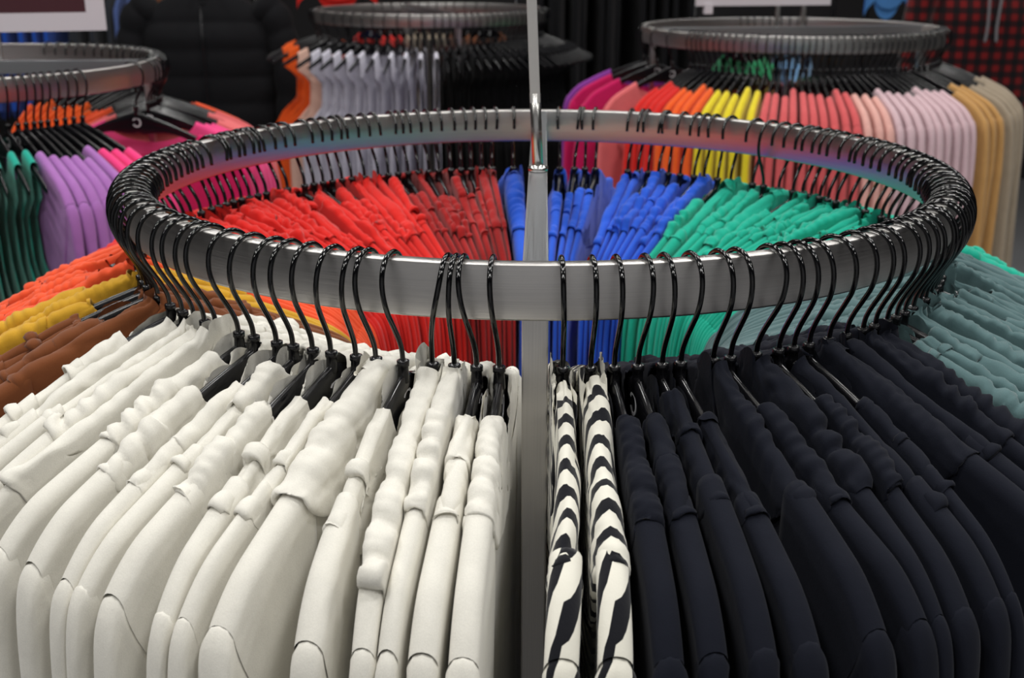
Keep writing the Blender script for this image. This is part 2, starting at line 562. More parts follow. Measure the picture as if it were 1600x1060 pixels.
# long cowls: one falling well past the shoulder, one standing beside the front post
proto(H=0.235, ao=0.015, ai=0.02, lo=0.012, li=0.006, tc=2.0, bo=0.200, bi=0.105, sf=0.10, sb=0.07, full=0.35, fl=-0.074, bl=-0.086)
proto(H=0.198, ao=0.012, ai=0.02, lo=0.010, li=0.006, tc=2.0, bo=0.178, bi=0.11, sf=0.12, sb=0.15, full=0.3, fl=-0.076, bl=-0.084)
LONG, BESIDE = len(PROTOS) - 2, len(PROTOS) - 1
SIMS = [simulate([dict(p, c=c_, rr=r_) for p in PROTOS]) for c_, r_ in CLASSES]

def upsample(G):
    """(nv+1, nu, 3) -> twice as fine, cubic"""
    a = G
    mid = (9 * (a + np.roll(a, -1, 1)) - (np.roll(a, 1, 1) + np.roll(a, -2, 1))) / 16
    B = np.empty((a.shape[0], a.shape[1] * 2, 3)); B[:, 0::2] = a; B[:, 1::2] = mid
    e = np.concatenate([2 * B[:1] - B[1:2], B, 2 * B[-1:] - B[-2:-1]], 0)
    mv = (9 * (e[1:-2] + e[2:-1]) - (e[:-3] + e[3:])) / 16
    D = np.empty((B.shape[0] * 2 - 1, B.shape[1], 3)); D[0::2] = B; D[1::2] = mv
    return D
SIMUP = [[upsample(S_[i]) for i in range(len(PROTOS))] for S_ in SIMS]

DROWS = np.array([0, .0008, .0022, .0045, .0075, .011, .015, .020, .027, .037, .050, .068, .09, .12, .155, .20, .255, .32, .40, .49, .58])

def body_arrays(bo, bi, sf, sb, hc, T0, seed, lift, tip=XT, collared=False):
    """front and back of a top, one closed surface over the shoulders, open at neck and hem"""
    n1, n2 = 9, 20
    xa = np.concatenate([bo * np.sin(np.linspace(0, 1, n1, endpoint=False) * math.pi / 2), np.linspace(bo, tip, n2)])
    xb = np.concatenate([bi * np.sin(np.linspace(0, 1, n1, endpoint=False) * math.pi / 2), np.linspace(bi, tip, n2)])
    xt = np.concatenate([-xb[::-1], xa[1:]])
    nc = len(xt)
    b = np.where(xt >= 0, bo, bi)
    inneck = np.abs(xt) < b - 1e-9
    q = np.clip(np.abs(xt) / b, 0, 1)
    fl = field(seed, 8, 5, 30)
    fl2 = field(seed + 1, 8, 14, 60)
    sheets = []
    for s, sag in ((1, sf), (-1, sb)):
        ztop = np.where(inneck, ridge(b, lift) - sag * (1 - q ** 2) ** 0.6, ridge(xt, lift))
        ztop = ztop + 0.0014 * np.clip(fl2(xt * 1.0, 0.3 + xt * 0), -1.3, 1.3) * (~inneck)
        d = DROWS[:, None]
        z = ztop[None, :] - d
        f = np.abs(xt) / tip
        sx = side_x(z) if tip == XT else tip - 0.055 * sstep(np.clip(ZTIP - z, 0, 1) / 0.05) * (1 - sstep((np.clip(ZTIP - z, 0, 1) - 0.10) / 0.15)) + (0.19 - tip) * sstep((np.clip(ZTIP - z, 0, 1) - 0.12) / 0.12)
        x = xt[None, :] * (1 + (f ** 3)[None, :] * (sx / tip - 1))
        T = np.minimum(T0, slot(hc, x) * (R + x) * 0.93)
        if collared:
            T = np.where(inneck[None, :], np.maximum(T * 0.6, 0.0058), T)
        rho = 0.0105
        g = np.maximum(gprof(d, rho) * np.ones_like(x), (inneck * 1.0)[None, :])
        wav = np.clip(fl(x * 1.4, z * 0.35), -1.2, 1.2) * sstep((d - .02) / 0.1)
        room = np.clip(slot(hc, x) * (R + x) * 0.97 - T * 0.85, 0, 0.012)
        y = s * T * g * (1 - 0.15 * sstep(d / .2) * (1 - f ** 4)[None, :]) + np.minimum(0.3 * room, np.maximum(T * .85 - .0056, 0) + 0.02 * sstep((d - .05) / .05)) * wav * (1 - f ** 4)[None, :] + s * 0.0008 * fl2(x, z) * sstep(d / 0.03)
        lim = slot(hc, x) * (R + x) * 0.985
        y = np.clip(y, -lim, lim)
        sheets.append((x, y, z))
    return xt, inneck, sheets, nc

def make_body(name, mat, bo, bi, sf, sb, hc, T0, seed, lift, tilt=0.0, tip=XT, stripe=False, collared=False):
    xt, inneck, sheets, nc = body_arrays(bo, bi, sf, sb, hc, T0, seed, lift, tip, collared)
    nr = len(DROWS)
    V = np.concatenate([place(x, y, z, tilt).reshape(-1, 3) for x, y, z in sheets])
    idx_f = np.arange(nr * nc).reshape(nr, nc)
    idx_b = idx_f + nr * nc
    idx_b[0, ~inneck] = idx_f[0, ~inneck]
    def faces(I, flip):
        a, b_, c, d = I[:-1, :-1], I[:-1, 1:], I[1:, 1:], I[1:, :-1]
        Q = np.stack([a, b_, c, d], -1).reshape(-1, 4)
        return Q[:, ::-1] if flip else Q
    F = np.concatenate([faces(idx_f, False), faces(idx_b, True)])
    used = np.unique(F); mp = -np.ones(len(V), int); mp[used] = np.arange(len(used))
    at = None
    if stripe:
        sv = np.concatenate([((DROWS[:, None] + 0.002) * sg * 1.5 + 0.46 * x).ravel() for sg, (x, y, z) in zip((1, -1), sheets)])
        at = {'stripe': ('FLOAT', sv[used] + 1.0)}
    return mesh(name, V[used], mp[F], mat, attrs=at)

TS = np.concatenate([[0, .006, .014, .024, .036], np.linspace(.05, .3, 14), np.linspace(.34, 1, 10)])
WS = 0.5 - 0.5 * np.cos(np.linspace(0, 1, 15) * math.pi)
def make_sleeve(name, mat, side, hc, T0, seed, lift, tilt=0.0, stripe=False, swing=0.0, length=0.52):
    fl = field(seed + 7, 8, 6, 34); fl2 = field(seed + 8, 7, 14, 70)
    g = np.random.default_rng(seed)
    zt = ZTIP + lift
    bz = np.array([(XT, zt), (XT + 0.013, zt - 0.010), (XT + 0.022, zt - 0.030), (XT + 0.024 + swing * .3, zt - 0.16)])
    t1 = TS[TS <= 0.3] / 0.3
    B = ((1 - t1) ** 3)[:, None] * bz[0] + (3 * (1 - t1) ** 2 * t1)[:, None] * bz[1] + (3 * (1 - t1) * t1 ** 2)[:, None] * bz[2] + (t1 ** 3)[:, None] * bz[3]
    t2 = (TS[TS > 0.3] - 0.3) / 0.7
    E2 = np.stack([bz[3][0] + swing * t2 - 0.01 * t2, bz[3][1] - (length - 0.16) * t2], -1)
    Eo = np.vstack([B, E2])
    nt, nw = len(TS), len(WS)
    k = sstep(TS / 0.34)[:, None]
    w = WS[None, :]
    za = ZTIP - 0.185 * w
    ax = side_x(za) - XT; az = za - ZTIP
    W = (0.125 - 0.03 * TS)[:, None]
    x = Eo[:, 0:1] + (1 - k) * ax + k * (-w * W)
    z = Eo[:, 1:2] + (1 - k) * az + k * (-0.012 * w)
    x = x - 0.006 * (TS == 0)[:, None]
    d_out = w * ((1 - k) * 0.185 + k * W)
    d_in = (1 - w) * ((1 - k) * 0.185 + k * W)
    prof = gprof(d_out, 0.0105) * (gprof(d_in, 0.02) * k + (1 - k))
    seam = 1.07 - 0.10 * np.exp(-(TS / 0.012) ** 2)[:, None]
    xx = x * side
    T = np.minimum(T0 * seam, slot(hc, xx) * (R + xx) * 0.96)
    room = np.clip(slot(hc, xx) * (R + xx) * 0.98 - T, 0, 0.012)
    wav = np.clip(fl(xx * 1.5, z * 0.4), -1.2, 1.2) * sstep(TS / 0.25)[:, None]
    V = []
    for s in (1, -1):
        y = s * T * prof + 0.4 * room * wav + s * 0.0012 * fl2(xx, z) * prof * sstep(TS / 0.08)[:, None]
        lim = slot(hc, xx) * (R + xx) * 0.985
        y = np.clip(y, -lim, lim)
        V.append(place(xx, y, z, tilt))
    V = np.concatenate([V[0].reshape(-1, 3), V[1].reshape(-1, 3)])
    If = np.arange(nt * nw).reshape(nt, nw); Ib = If + nt * nw
    Ib[:, 0] = If[:, 0]
    def faces(I, flip):
        Q = np.stack([I[:-1, :-1], I[:-1, 1:], I[1:, 1:], I[1:, :-1]], -1).reshape(-1, 4)
        return Q[:, ::-1] if flip else Q
    F = np.concatenate([faces(If, side < 0), faces(Ib, side > 0)])
    used = np.unique(F); mp = -np.ones(len(V), int); mp[used] = np.arange(len(used))
    sv = np.concatenate([((d_out + 0.002) * sg * 1.5 + 0.46 * XT + 0.08 * TS[:, None]).ravel() for sg in (1, -1)])
    at = {'stripe': ('FLOAT', sv[used] + 1.0)} if stripe else None
    return mesh(name, V[used], mp[F], mat, attrs=at)

def fold(p):
    """rounded rolls with sharp valleys between them"""
    return np.abs(np.sin(p)) ** 1.1 * 1.3 - 0.35

def make_collar(name, mat, pi, mirror, fb, hc, seed, lift, tilt=0.0, fine=True, stripe=False, rings=1.0, drape=1.0):
    cl = 1 if hc[0] * R > 0.0122 else 0
    G = (SIMUP[cl][pi] if fine else SIMS[cl][pi]).copy()
    p = PROTOS[pi]
    g = np.random.default_rng(seed + 31)
    nr, nc = G.shape[:2]
    tv = (np.arange(nr) / (nr - 1))[:, None]
    ph = (np.arange(nc) * TAU / nc)[None, :]
    # normals of the draped surface
    du = np.roll(G, -1, 1) - np.roll(G, 1, 1)
    dv = np.gradient(G, axis=0)
    nrm = np.cross(du, dv); nrm /= np.linalg.norm(nrm, axis=-1, keepdims=True) + 1e-9
    if (nrm[..., 1] * np.sin(ph)).sum() < 0:
        nrm = -nrm
    nz = field(seed + 41, 7, 0.8, 4)
    wob = nz(np.cos(ph) * 1.2 + 0 * tv, np.sin(ph) * 1.2 + 3 * tv)
    wob2 = nz(np.cos(ph) * 2.0 + 5 + tv, np.sin(ph) * 2.0 + 2 * tv)
    k1 = g.uniform(3.0, 6.5) * p['H'] / 0.18
    tw = g.uniform(-1, 1)
    ring = fold(math.pi * (k1 * tv ** g.uniform(0.7, 1.5) + 1.0 * wob + tw * np.sin(ph) + 0.5 * np.abs(np.sin(ph)) * g.uniform(-2, 2)) + g.uniform(0, 3))
    onr = np.clip(0.35 + 0.65 * np.abs(np.cos(ph)) ** 1.2, 0, 1) * sstep(tv / 0.10) * (1 - 0.75 * sstep((tv - 0.35) / 0.5)) * np.clip(0.55 + 0.9 * wob2, 0, 1.5)
    k2 = g.integers(4, 8)
    dr = fold(k2 * ph / 2 * 1.0 + 1.3 * wob + 1.6 * tv * g.uniform(-1, 1) + g.uniform(0, 3))
    ond = sstep(tv / 0.1) * np.clip(0.6 + 0.7 * wob, 0, 1.5) * (0.35 + 0.65 * np.abs(np.sin(ph)))
    disp = 0.0042 * rings * ring * onr + 0.0040 * drape * dr * ond + 0.0022 * wob2 * sstep(tv / 0.15)
    f3 = field(seed + 61, 10, 2.0, 9)
    if drape > rings:      # long soft folds running out from the hook
        c3 = f3(np.cos(ph) * 3.2 + 0.5 * wob + 0.8 * tv, np.sin(ph) * 3.2 + 1.3 * tv + 0.5 * wob2) * 1.25
    else:                  # gathers across the arm
        c3 = f3(np.cos(ph) * 2.2 + 0.4 * wob + 0 * tv, np.sin(ph) * 2.2 + 5.5 * tv + 0.5 * wob2)
    crease = np.abs(np.clip(c3, -1.6, 1.6)) ** 0.8 - 0.6
    k4 = g.uniform(11, 17) * p['H'] / 0.18
    fine_ring = np.sin(TAU * (k4 * tv + 0.9 * wob + 0.7 * wob2 + tw * ph / 3))
    disp = disp + ((0.0022 if drape > rings else 0.0014) * crease + 0.0008 * fine_ring * np.clip(wob2 + 0.2, 0, 1)) * sstep(tv / 0.06)
    G = G + nrm * disp[..., None]
    if mirror:
        G[..., 0] *= -1
    if fb:
        G[..., 1] *= -1
    x, y, z = G[..., 0], G[..., 1], G[..., 2] + lift + 0.004 * np.clip(wob2, -1.4, 0.3) * sstep((tv - 0.75) / 0.25) * np.abs(np.sin(ph))
    lim = slot(hc, x) * (R + x) * 0.985
    q = np.abs(y) / lim
    y = np.sign(y) * lim * np.where(q < 0.6, q, 0.6 + 0.39 * np.tanh((q - 0.6) / 0.39))
    y = np.clip(y, -lim, lim)
    # cloth never dips into the arm it hangs on
    sg = np.sign(np.sin(ph)) * (-1 if fb else 1)
    over = (z < ridge(x) - 0.004) & (np.abs(np.sin(ph)) > 0.1)
    y = np.where(over, sg * np.maximum(np.abs(y), np.minimum(0.0062, lim)), y)
    # the cloth goes round the neck of the hanger
    nk = 0.0068
    hy = np.hypot(x, y) + 1e-6
    near = (hy < nk) & (z > -0.125)
    x, y = np.where(near, x * nk / hy, x), np.where(near, y * nk / hy, y)
    y = np.clip(y, -lim, lim)
    V = place(x, y, z, tilt)
    F = grid_faces(nr, nc, True)
    if mirror != fb:
        F = F[:, ::-1]
    at = {'stripe': ('FLOAT', (0.6 - x + 0.7 * np.clip(ridge(x) + 0.012 - z, 0, 0.2)).ravel())} if stripe else None
    return mesh(name, V.reshape(-1, 3), F, mat, attrs=at)

def rollneck(label, group, loc, rz, hc, mat, pi, mirror, fb, seed, fine=True, stripe=False, T0=0.0125, tilt=0.0, rings=1.0, drape=1.0):
    t = thing('rollneck_top', label, 'top', loc, rz, group)
    p = PROTOS[pi]
    bo, bi = (p['bi'], p['bo']) if mirror else (p['bo'], p['bi'])
    sf, sb = (p['sb'], p['sf']) if fb else (p['sf'], p['sb'])
    g = np.random.default_rng(seed)
    lift = 0.0
    obj('body', make_body('body', mat, bo - (0.004 if stripe else 0.016), bi - 0.016, sf - 0.006, sb - 0.006, hc, T0, seed, lift, tilt, stripe=stripe, collared=True), t)
    obj('collar', make_collar('collar', mat, pi, mirror, fb, hc, seed, lift, tilt, fine, stripe, rings, drape), t)
    for s in (1, -1):
        obj('sleeve', make_sleeve('sleeve', mat, s, hc, T0, seed + s, lift, tilt, stripe, swing=float(g.uniform(-0.01, 0.02))), t)
    return t

# ------------------------------------------------------------------ racks
def ring_mesh(mat):
    prof = []
    hw, b = 0.0065, 0.0022
    cs = [(hw - b, 0, 90, 0), (hw - b, -BAND, 0, -90), (-hw + b, -BAND, -90, -180), (-hw + b, 0, 180, 90)]
    for cx, cz, a0, a1 in cs:
        zc = -b if cz == 0 else -BAND + b
        for a in np.linspace(a0, a1, 4):
            prof.append((cx + b * math.cos(math.radians(a)), zc + b * math.sin(math.radians(a))))
    prof = np.array(prof)
    n, k = 180, len(prof)
    a = np.arange(n) * TAU / n
    V = np.stack([(R + prof[None, :, 0]) * np.cos(a)[:, None], (R + prof[None, :, 0]) * np.sin(a)[:, None], prof[None, :, 1] + 0 * a[:, None]], -1)
    F = []
    I = np.arange(n * k).reshape(n, k)
    I2 = np.roll(I, -1, 0)
    F = np.stack([I, I2, np.roll(I2, -1, 1), np.roll(I, -1, 1)], -1).reshape(-1, 4)
    gr = np.stack([R * a[:, None] * np.ones((1, k)), prof[None, :, 0] + 0 * a[:, None], prof[None, :, 1] + 0 * a[:, None]], -1)
    return mesh('rail', V.reshape(-1, 3), F, mat, attrs={'grain': ('FLOAT_VECTOR', gr.reshape(-1, 3))})

RAIL = ring_mesh(M['steel'])
LEG = box_mesh('leg', -0.011, 0.011, -0.006, 0.006, -ZT + 0.03, -0.003, M['steel'], 0.0015, 'z')
BAR = box_mesh('crossbar', -0.0105, 0.0105, -R + 0.006, R - 0.006, -0.030, -0.001, M['bar_steel'], 0.0015, 'y')
FOOT = box_mesh('foot', -0.02, 0.02, -R - 0.02, R + 0.02, -ZT, -ZT + 0.03, M['steel'], 0.003, 'y')

def rack(label, cen, rz, stem=None):
    t = thing('round_clothes_rack', label, 'clothes rack', (cen[0], cen[1], ZT), rz, 'round steel clothes racks')
    obj('rail', RAIL, t); obj('crossbar', BAR, t); obj('foot', FOOT, t)
    obj('leg', LEG, t, (0, -R + 0.013, 0)); obj('leg', LEG, t, (0, R - 0.013, 0))
    return t

main = rack('large round steel rack in the foreground carrying rows of coloured roll-neck tops', CEN, math.radians(-1.5))
# bar from the front (x = 835 px) to the back (847 px), the sign pole standing in the middle
pole = tube_mesh('pole', [([(0, -0.055, 0.0), (0, -0.055, 0.004)], 0.011, 16), ([(0, -0.055, 0.0), (-0.004, -0.055, 0.085)], 0.0062, 16)], M['pole'])
obj('pole_foot', pole, main)
upper = box_mesh('pole', -0.0055, 0.0055, -0.0055, 0.0055, 0.0, 0.9, M['pole_sleeve'], 0.001, 'z')
po = obj('sign_pole', upper, main, (-0.0035, -0.055, 0.075)); po.rotation_euler = (0, math.radians(-2.4), 0)

def rail_pt(cen, phi):
    return (cen[0] + R * math.sin(phi), cen[1] - R * math.cos(phi), ZT)

# where each hook crosses the near rail (degrees, 0 = nearest the camera, + to the right)
HOOKS = [-98, -95.5, -93, -90.5, -88, -85.5, -83, -80.5, -78, -75.5, -73, -70, -67.5, -64.5, -62, -59, -56.5, -52.5, -48.9, -45.7, -44.0, -41.5, -37.3, -34.8, -31.2, -29.1, -26.2, -24.1, -20.5, -19.0,
         -15.5, -10.9, -9.7, -8.9, -5.4, 2.1, 3.9, 6.2, 9.3, 12.0, 13.9, 17.7, 19.7, 22.9, 25.9, 27.8, 30.1, 33.1, 36.0, 39.0, 41.4,
         44, 46.3, 48.5, 51, 53.2, 55.5, 58, 60.2, 62.5, 65, 67.2, 69.5, 72, 74.5, 77, 79.5, 82, 84.5, 87, 89.5, 92, 94.5, 97.2,
         100.0, 101.8, 103.6, 105.4, 108.4, 110.7, 112.9, 116.5, 118.3, 120.2, 122.1, 124.0, 126.5, 129.7, 133.0, 135.4, 140.1, 142.8, 145.8, 147.5,
         150.5, 153.2, 155.0, 157.0, 158.6, 161.0, 167.6, 169.7, 171.2, 174.4]
BACKL = [183.6, 188.1, 190.1, 191.7, 193.5, 196.0, 198.4, 200.4, 202.7, 204.8, 206.4, 208.6, 210.6, 213.6, 216.6, 218.7, 220.4, 222.1, 224.6, 226.3,
         230.5, 232.5, 235.8, 238.2, 239.9, 241.6, 243.6, 245.2, 247.6, 249.3, 252.9, 255.8, 258.4, 260.2]
HOOKS += [a - 360 for a in BACKL]
HOOKS = sorted(HOOKS)
FLIPPED = 133.0

# garment angles: spread so that none is nearer than a small gap; the legs of the rack keep their own place
LEGS = [-1.5, 178.5]
def wish(a):
    return 2.9 if -2 < a < 5 else 2.35 if -58 < a < -2 else 2.05

def spread(h):
    g = [(a, 'h') for a in h] + [(l, 'l') for l in LEGS]
    g.sort()
    a = np.array([q[0] for q in g]); fixed = np.array([q[1] == 'l' for q in g])
    h0 = a.copy()
    n = len(a)
    wi = np.array([wish(q) for q in a])
    for it in range(600):
        nx = np.roll(a, -1); nx[-1] += 360
        need = np.where(fixed | np.roll(fixed, -1), 2.9, (wi + np.roll(wi, -1)) / 2)
        lack = np.clip(need - (nx - a), 0, None) * 0.5
        a = a - lack * ~fixed
        sh = np.roll(lack, 1)
        a = a + sh * ~fixed
        a = np.where(fixed, h0, a)
    nx = np.roll(a, -1); nx[-1] += 360
    gapn = nx - a
    gn = np.where(np.roll(fixed, -1), (gapn - 1.35) * 2, gapn)
    gp = np.roll(gapn, 1); gpv = np.where(np.roll(fixed, 1), (gp - 1.35) * 2, gp)
    wg = np.exp(np.random.default_rng(77).normal(0, 0.28, n))
    wg = np.where((h0 > -2) & (h0 < 5), 1.25, wg)
    wn = np.roll(wg, -1); wp = np.roll(wg, 1)
    sn = np.where(np.roll(fixed, -1), 0.5, wg / (wg + wn)); sp = np.where(np.roll(fixed, 1), 0.5, wg / (wg + wp))
    hc = np.minimum(gn * sn, gpv * sp)
    # the outer shoulders bunch in twos and threes
    gg = np.random.default_rng(21)
    o = a + np.where(fixed, 0, gg.normal(0, 2.0, n))
    m = ~fixed
    of, af = o[m], a[m]
    wo = np.array([3.0 if -2 < q < 5 else 1.38 for q in h0[m]])
    of = np.where((h0[m] > -2) & (h0[m] < 5), af - 1.2, np.where((h0[m] >= 5) & (h0[m] < 12), af - 0.6, of))
    for it in range(800):
        nx = np.roll(of, -1); nx[-1] += 360
        lack = np.clip((wo + np.roll(wo, -1)) / 2 - (nx - of), 0, None) * 0.5
        of = of - lack + np.roll(lack, 1)
    of = af + np.clip(of - af, -2.8, 2.8)
    nx = np.roll(of, -1); nx[-1] += 360
    gapn = nx - of
    o = a.copy(); o[m] = of
    wm_ = wg[m]
    hco = np.zeros(n); hco[m] = np.minimum(gapn * wm_ / (wm_ + np.roll(wm_, -1)), np.roll(gapn, 1) * wm_ / (wm_ + np.roll(wm_, 1)))
    return [(h0[i], a[i], hc[i], o[i] - a[i], hco[i]) for i in range(n) if not fixed[i]]
SLOTS = spread(HOOKS)

def colour(phi):
    if phi < -175: return 'blue0'
    if phi < -152.6: return 'darkred'
    if phi < -103.5: return 'red'
    if phi < -74.5: return 'coral'
    if phi < -66: return 'mustard'
    if phi < -55: return 'brown'
    if phi < -2: return 'cream'
    if phi < 5: return 'stripe'
    if phi < 43: return 'navy'
    if phi < 91: return 'slate'
    if phi < 144: return 'mint'
    return 'blue'

ORD = ['first', 'second', 'third', 'fourth', 'fifth', 'sixth', 'seventh', 'eighth', 'ninth', 'tenth', 'eleventh', 'twelfth', 'thirteenth', 'fourteenth',
       'fifteenth', 'sixteenth', 'seventeenth', 'eighteenth', 'nineteenth', 'twentieth', 'twenty-first', 'twenty-second', 'twenty-third', 'twenty-fourth', 'twenty-fifth',
       'twenty-sixth', 'twenty-seventh', 'twenty-eighth', 'twenty-ninth', 'thirtieth']
NICE = dict(darkred='dark red', red='bright red', coral='coral orange', mustard='mustard', brown='brown', cream='cream', stripe='black striped',
            navy='navy black', slate='slate green', mint='mint green', blue='royal blue', blue0='royal blue')
ANCH = dict(darkred=('left of the centre post', -1), red=('left of the dark red tops', -1), coral=('past the bright red tops', 1), mustard=('below the coral tops', 1),
            brown=('beside the mustard tops', 1), cream=('left of the striped tops', -1), navy=('right of the striped tops', 1),
            slate=('past the navy tops', 1), mint=('past the slate tops', 1), blue=('right of the centre post', -1))
runs = {}
for s in SLOTS:
    runs.setdefault(colour(s[0]), []).append(s)
for c, L in runs.items():
    if c == 'stripe':
        labs = ['cream and black striped roll-neck top nearest the front post', 'cream and black striped roll-neck top touching the first navy top']
        hl = ['hanger holding the striped top nearest the front post', 'hanger holding the striped top next to the navy tops']
    elif c == 'blue0':
        labs = ['lone royal blue roll-neck top left of the centre post, beside dark red tops']
        hl = ['black hanger holding the lone blue top left of the centre post']
    else:
        txt, d = ANCH[c]
        n = len(L)
        order = [(n - 1 - i) if d < 0 else i for i in range(n)]
        if n > 1:
            labs = [f'{NICE[c]} roll-neck top on the near rack, {ORD[k]} one {txt}' for k in order]
            hl = [f'black wire-hooked hanger holding the {ORD[k]} {NICE[c]} top {txt}' for k in order]
        else:
            labs = [f'{NICE[c]} roll-neck top on the near rack {txt}']; hl = [f'black wire-hooked hanger of the {NICE[c]} top {txt}']
    mat = M['blue' if c == 'blue0' else c]
    for i, (h0, g0, hc, dg, hco) in enumerate(L):
        phi = math.radians(g0)
        hcr = (math.radians(min(hc, 3.6)), math.radians(min(hco, 1.6)))
        tl = math.radians(dg)
        near = -60 < g0 < 60
        sd = int(round((g0 + 400) * 10))
        gg = np.random.default_rng(sd)
        r = gg.random()
        front = -60 < g0 < 60
        bare = h0 in (-34.8, -31.2, -26.2, -24.1, -20.5, -15.5, -8.9, -5.4, -52.5, 6.2, 9.3, 13.9, 19.7, 25.9, 30.1, -59, -67.5)
        if c == 'stripe':
            pi, mir = (BESIDE, False)
        elif front:
            pi = int(gg.choice([7, 8, 9, 11] if bare else [0, 1, 2, 6, 10, 3, 4])); mir = False
        else:
            pi = int(gg.integers(0, LONG)); mir = not (-125 < g0 < 125)
        rg_ = float(gg.uniform(0.25, 1.15) if front else gg.uniform(0.2, 0.7) if abs(g0) < 112 else gg.uniform(0.8, 1.6))
        dr_ = float(gg.uniform(0.6, 1.7) if front else gg.uniform(0.4, 1.2))
        if c == 'stripe':
            rg_, dr_ = 0.25, 0.6
        fb = (g0 > 0) if gg.random() < 0.85 else (g0 <= 0)
        if abs(h0 + 10.9) < .1 or abs(h0 + 41.5) < .1:
            pi = LONG
        if c == 'stripe':
            fb = h0 < 3
        loc = rail_pt(CEN, phi)
        rollneck(labs[i], f'{NICE[c]} roll-neck tops on the near rack', loc, phi, hcr, mat, pi, mir, fb, sd, fine=True, stripe=(c == 'stripe'),
                 T0=0.0122 if c == 'stripe' else 0.0106 if front else 0.0098, tilt=tl, rings=rg_, drape=dr_)
        hanger(hl[i], 'black hangers on the near rack', loc, phi, lean=math.radians(h0 - g0 + gg.normal(0, 0.5)), flip=(abs(h0 - FLIPPED) < 0.1), mark=True, tilt=tl)

# ------------------------------------------------------------------ the racks behind
PH = (math.radians(0.95), math.radians(0.95))
BG = {}
for nm in ('long', 'tee'):
    BG[nm] = []
    for k, b_ in enumerate((.105, .130, .118, .142, .125)):
        BG[nm].append((make_body('body', M['white'], b_, b_ * .97, .095, .045, PH, 0.0108, 500 + k, 0.0),
                       [make_sleeve('sleeve', M['white'], sd, PH, 0.0108, 520 + k + sd, 0.0, swing=0.006 * k, length=0.52 if nm == 'long' else 0.21) for sd in (1, -1)]))
BG['tank'] = [(make_body('body', M['white'], .095, .095, .13, .07, PH, 0.0075, 540 + k, 0.0, tip=.137), []) for k in range(3)]

KIND = dict(long='long_sleeved_top', tee='short_sleeved_top', tank='tank_top')
def bg_garment(kind, colr, label, group, cen, deg, k):
    a = math.radians(deg)
    loc = rail_pt(cen, a)
    t = thing(KIND[kind], label, 'top', loc, a, group)
    b, sl = BG[kind][k * 2 % len(BG[kind])]
    obj('body', b, t, mat=M[colr])
    for m_ in sl:
        obj('sleeve', m_, t, mat=M[colr])
    return t

def bg_rack(where, cen, items, rz, back):
    """items: (colour, kind, first angle, last angle, count); a label counts from the left within its colour"""
    rack(f'round steel clothes rack {where}', cen, rz)
    k = 0
    for colr, kind, a0, a1, n in items:
        for i, a in enumerate(np.linspace(a0, a1, n) if n > 1 else [a0]):
            a = a + rng.uniform(-.25, .25)
            nice = COLN.get(colr, colr)
            kn = {'long': 'long-sleeved top', 'tee': 'top', 'tank': 'tank top'}[kind]
            side = 'far side of ' if a0 > 100 and where.find('left') < 0 else ''
            if n == 1:
                lb = f'single {nice} {kn} on the {side}rack {where}'
                hb = f'hanger of the single {nice} {kn} on the {side}rack {where}'
            else:
                lb = f'{ORD[i]} {nice} {kn} from left, {side}rack {where}'
                hb = f'hanger of {ORD[i]} {nice} {kn}, {side}rack {where}'
            bg_garment(kind, colr, lb, f'{nice} tops on the rack {where}', cen, a, k)
            ph = math.radians(a)
            hanger(hb, f'black hangers on the rack {where}', rail_pt(cen, ph), ph, low=True)
            k += 1

COLN = dict(hotpink='hot pink', salmonred='salmon red', rose='salmon pink', blush='blush pink', mauve='pale lilac pink', skyblue='sky blue', teal='sea green', darkred='dark red')
CL, CM, CR = (-1.255, 2.62), (-0.33, 4.85), (0.87, 3.76)
bg_rack('at the left edge', CL, [('teal', 'tank', 12, 38, 10), ('lilac', 'tee', 40.5, 50, 6), ('pink', 'tee', 52.5, 57.5, 3), ('magenta', 'tee', 78.5, 78.5, 1), ('hotpink', 'tee', 86, 92, 3), ('rose', 'tee', 97, 102, 3),
        ('salmonred', 'tee', 106, 113, 3), ('coral', 'tee', 119, 131, 4), ('orange', 'tee', 136, 172, 10)], math.radians(93), True)
bg_rack('in the middle', CM, [('orange', 'tank', -92, -64, 4), ('peach', 'tank', -54, -54, 1), ('white', 'tank', -45, 6, 10), ('black', 'tank', 9.5, 95, 26), ('brown', 'tank', 150, 170, 4), ('beige', 'tank', 175, 200, 6), ('red', 'tank', 206, 218, 3)], 0.3, True)
bg_rack('at the upper right', CR, [('violet', 'long', -88, -88, 1), ('magenta', 'long', -80, -71, 2), ('rose', 'long', -60, -60, 1), ('red', 'long', -50, -44, 4), ('orange', 'long', -41, -34, 4), ('yellow', 'long', -31, -20.5, 5),
        ('salmonred', 'long', -17.5, 3, 10), ('blush', 'long', 5.5, 10.5, 3), ('mauve', 'long', 13, 33, 9), ('tan', 'long', 38, 45, 3), ('beige', 'long', 51, 78, 7),
        ('green', 'long', 176, 190, 5), ('skyblue', 'long', 160, 171, 4)], math.radians(99), True)

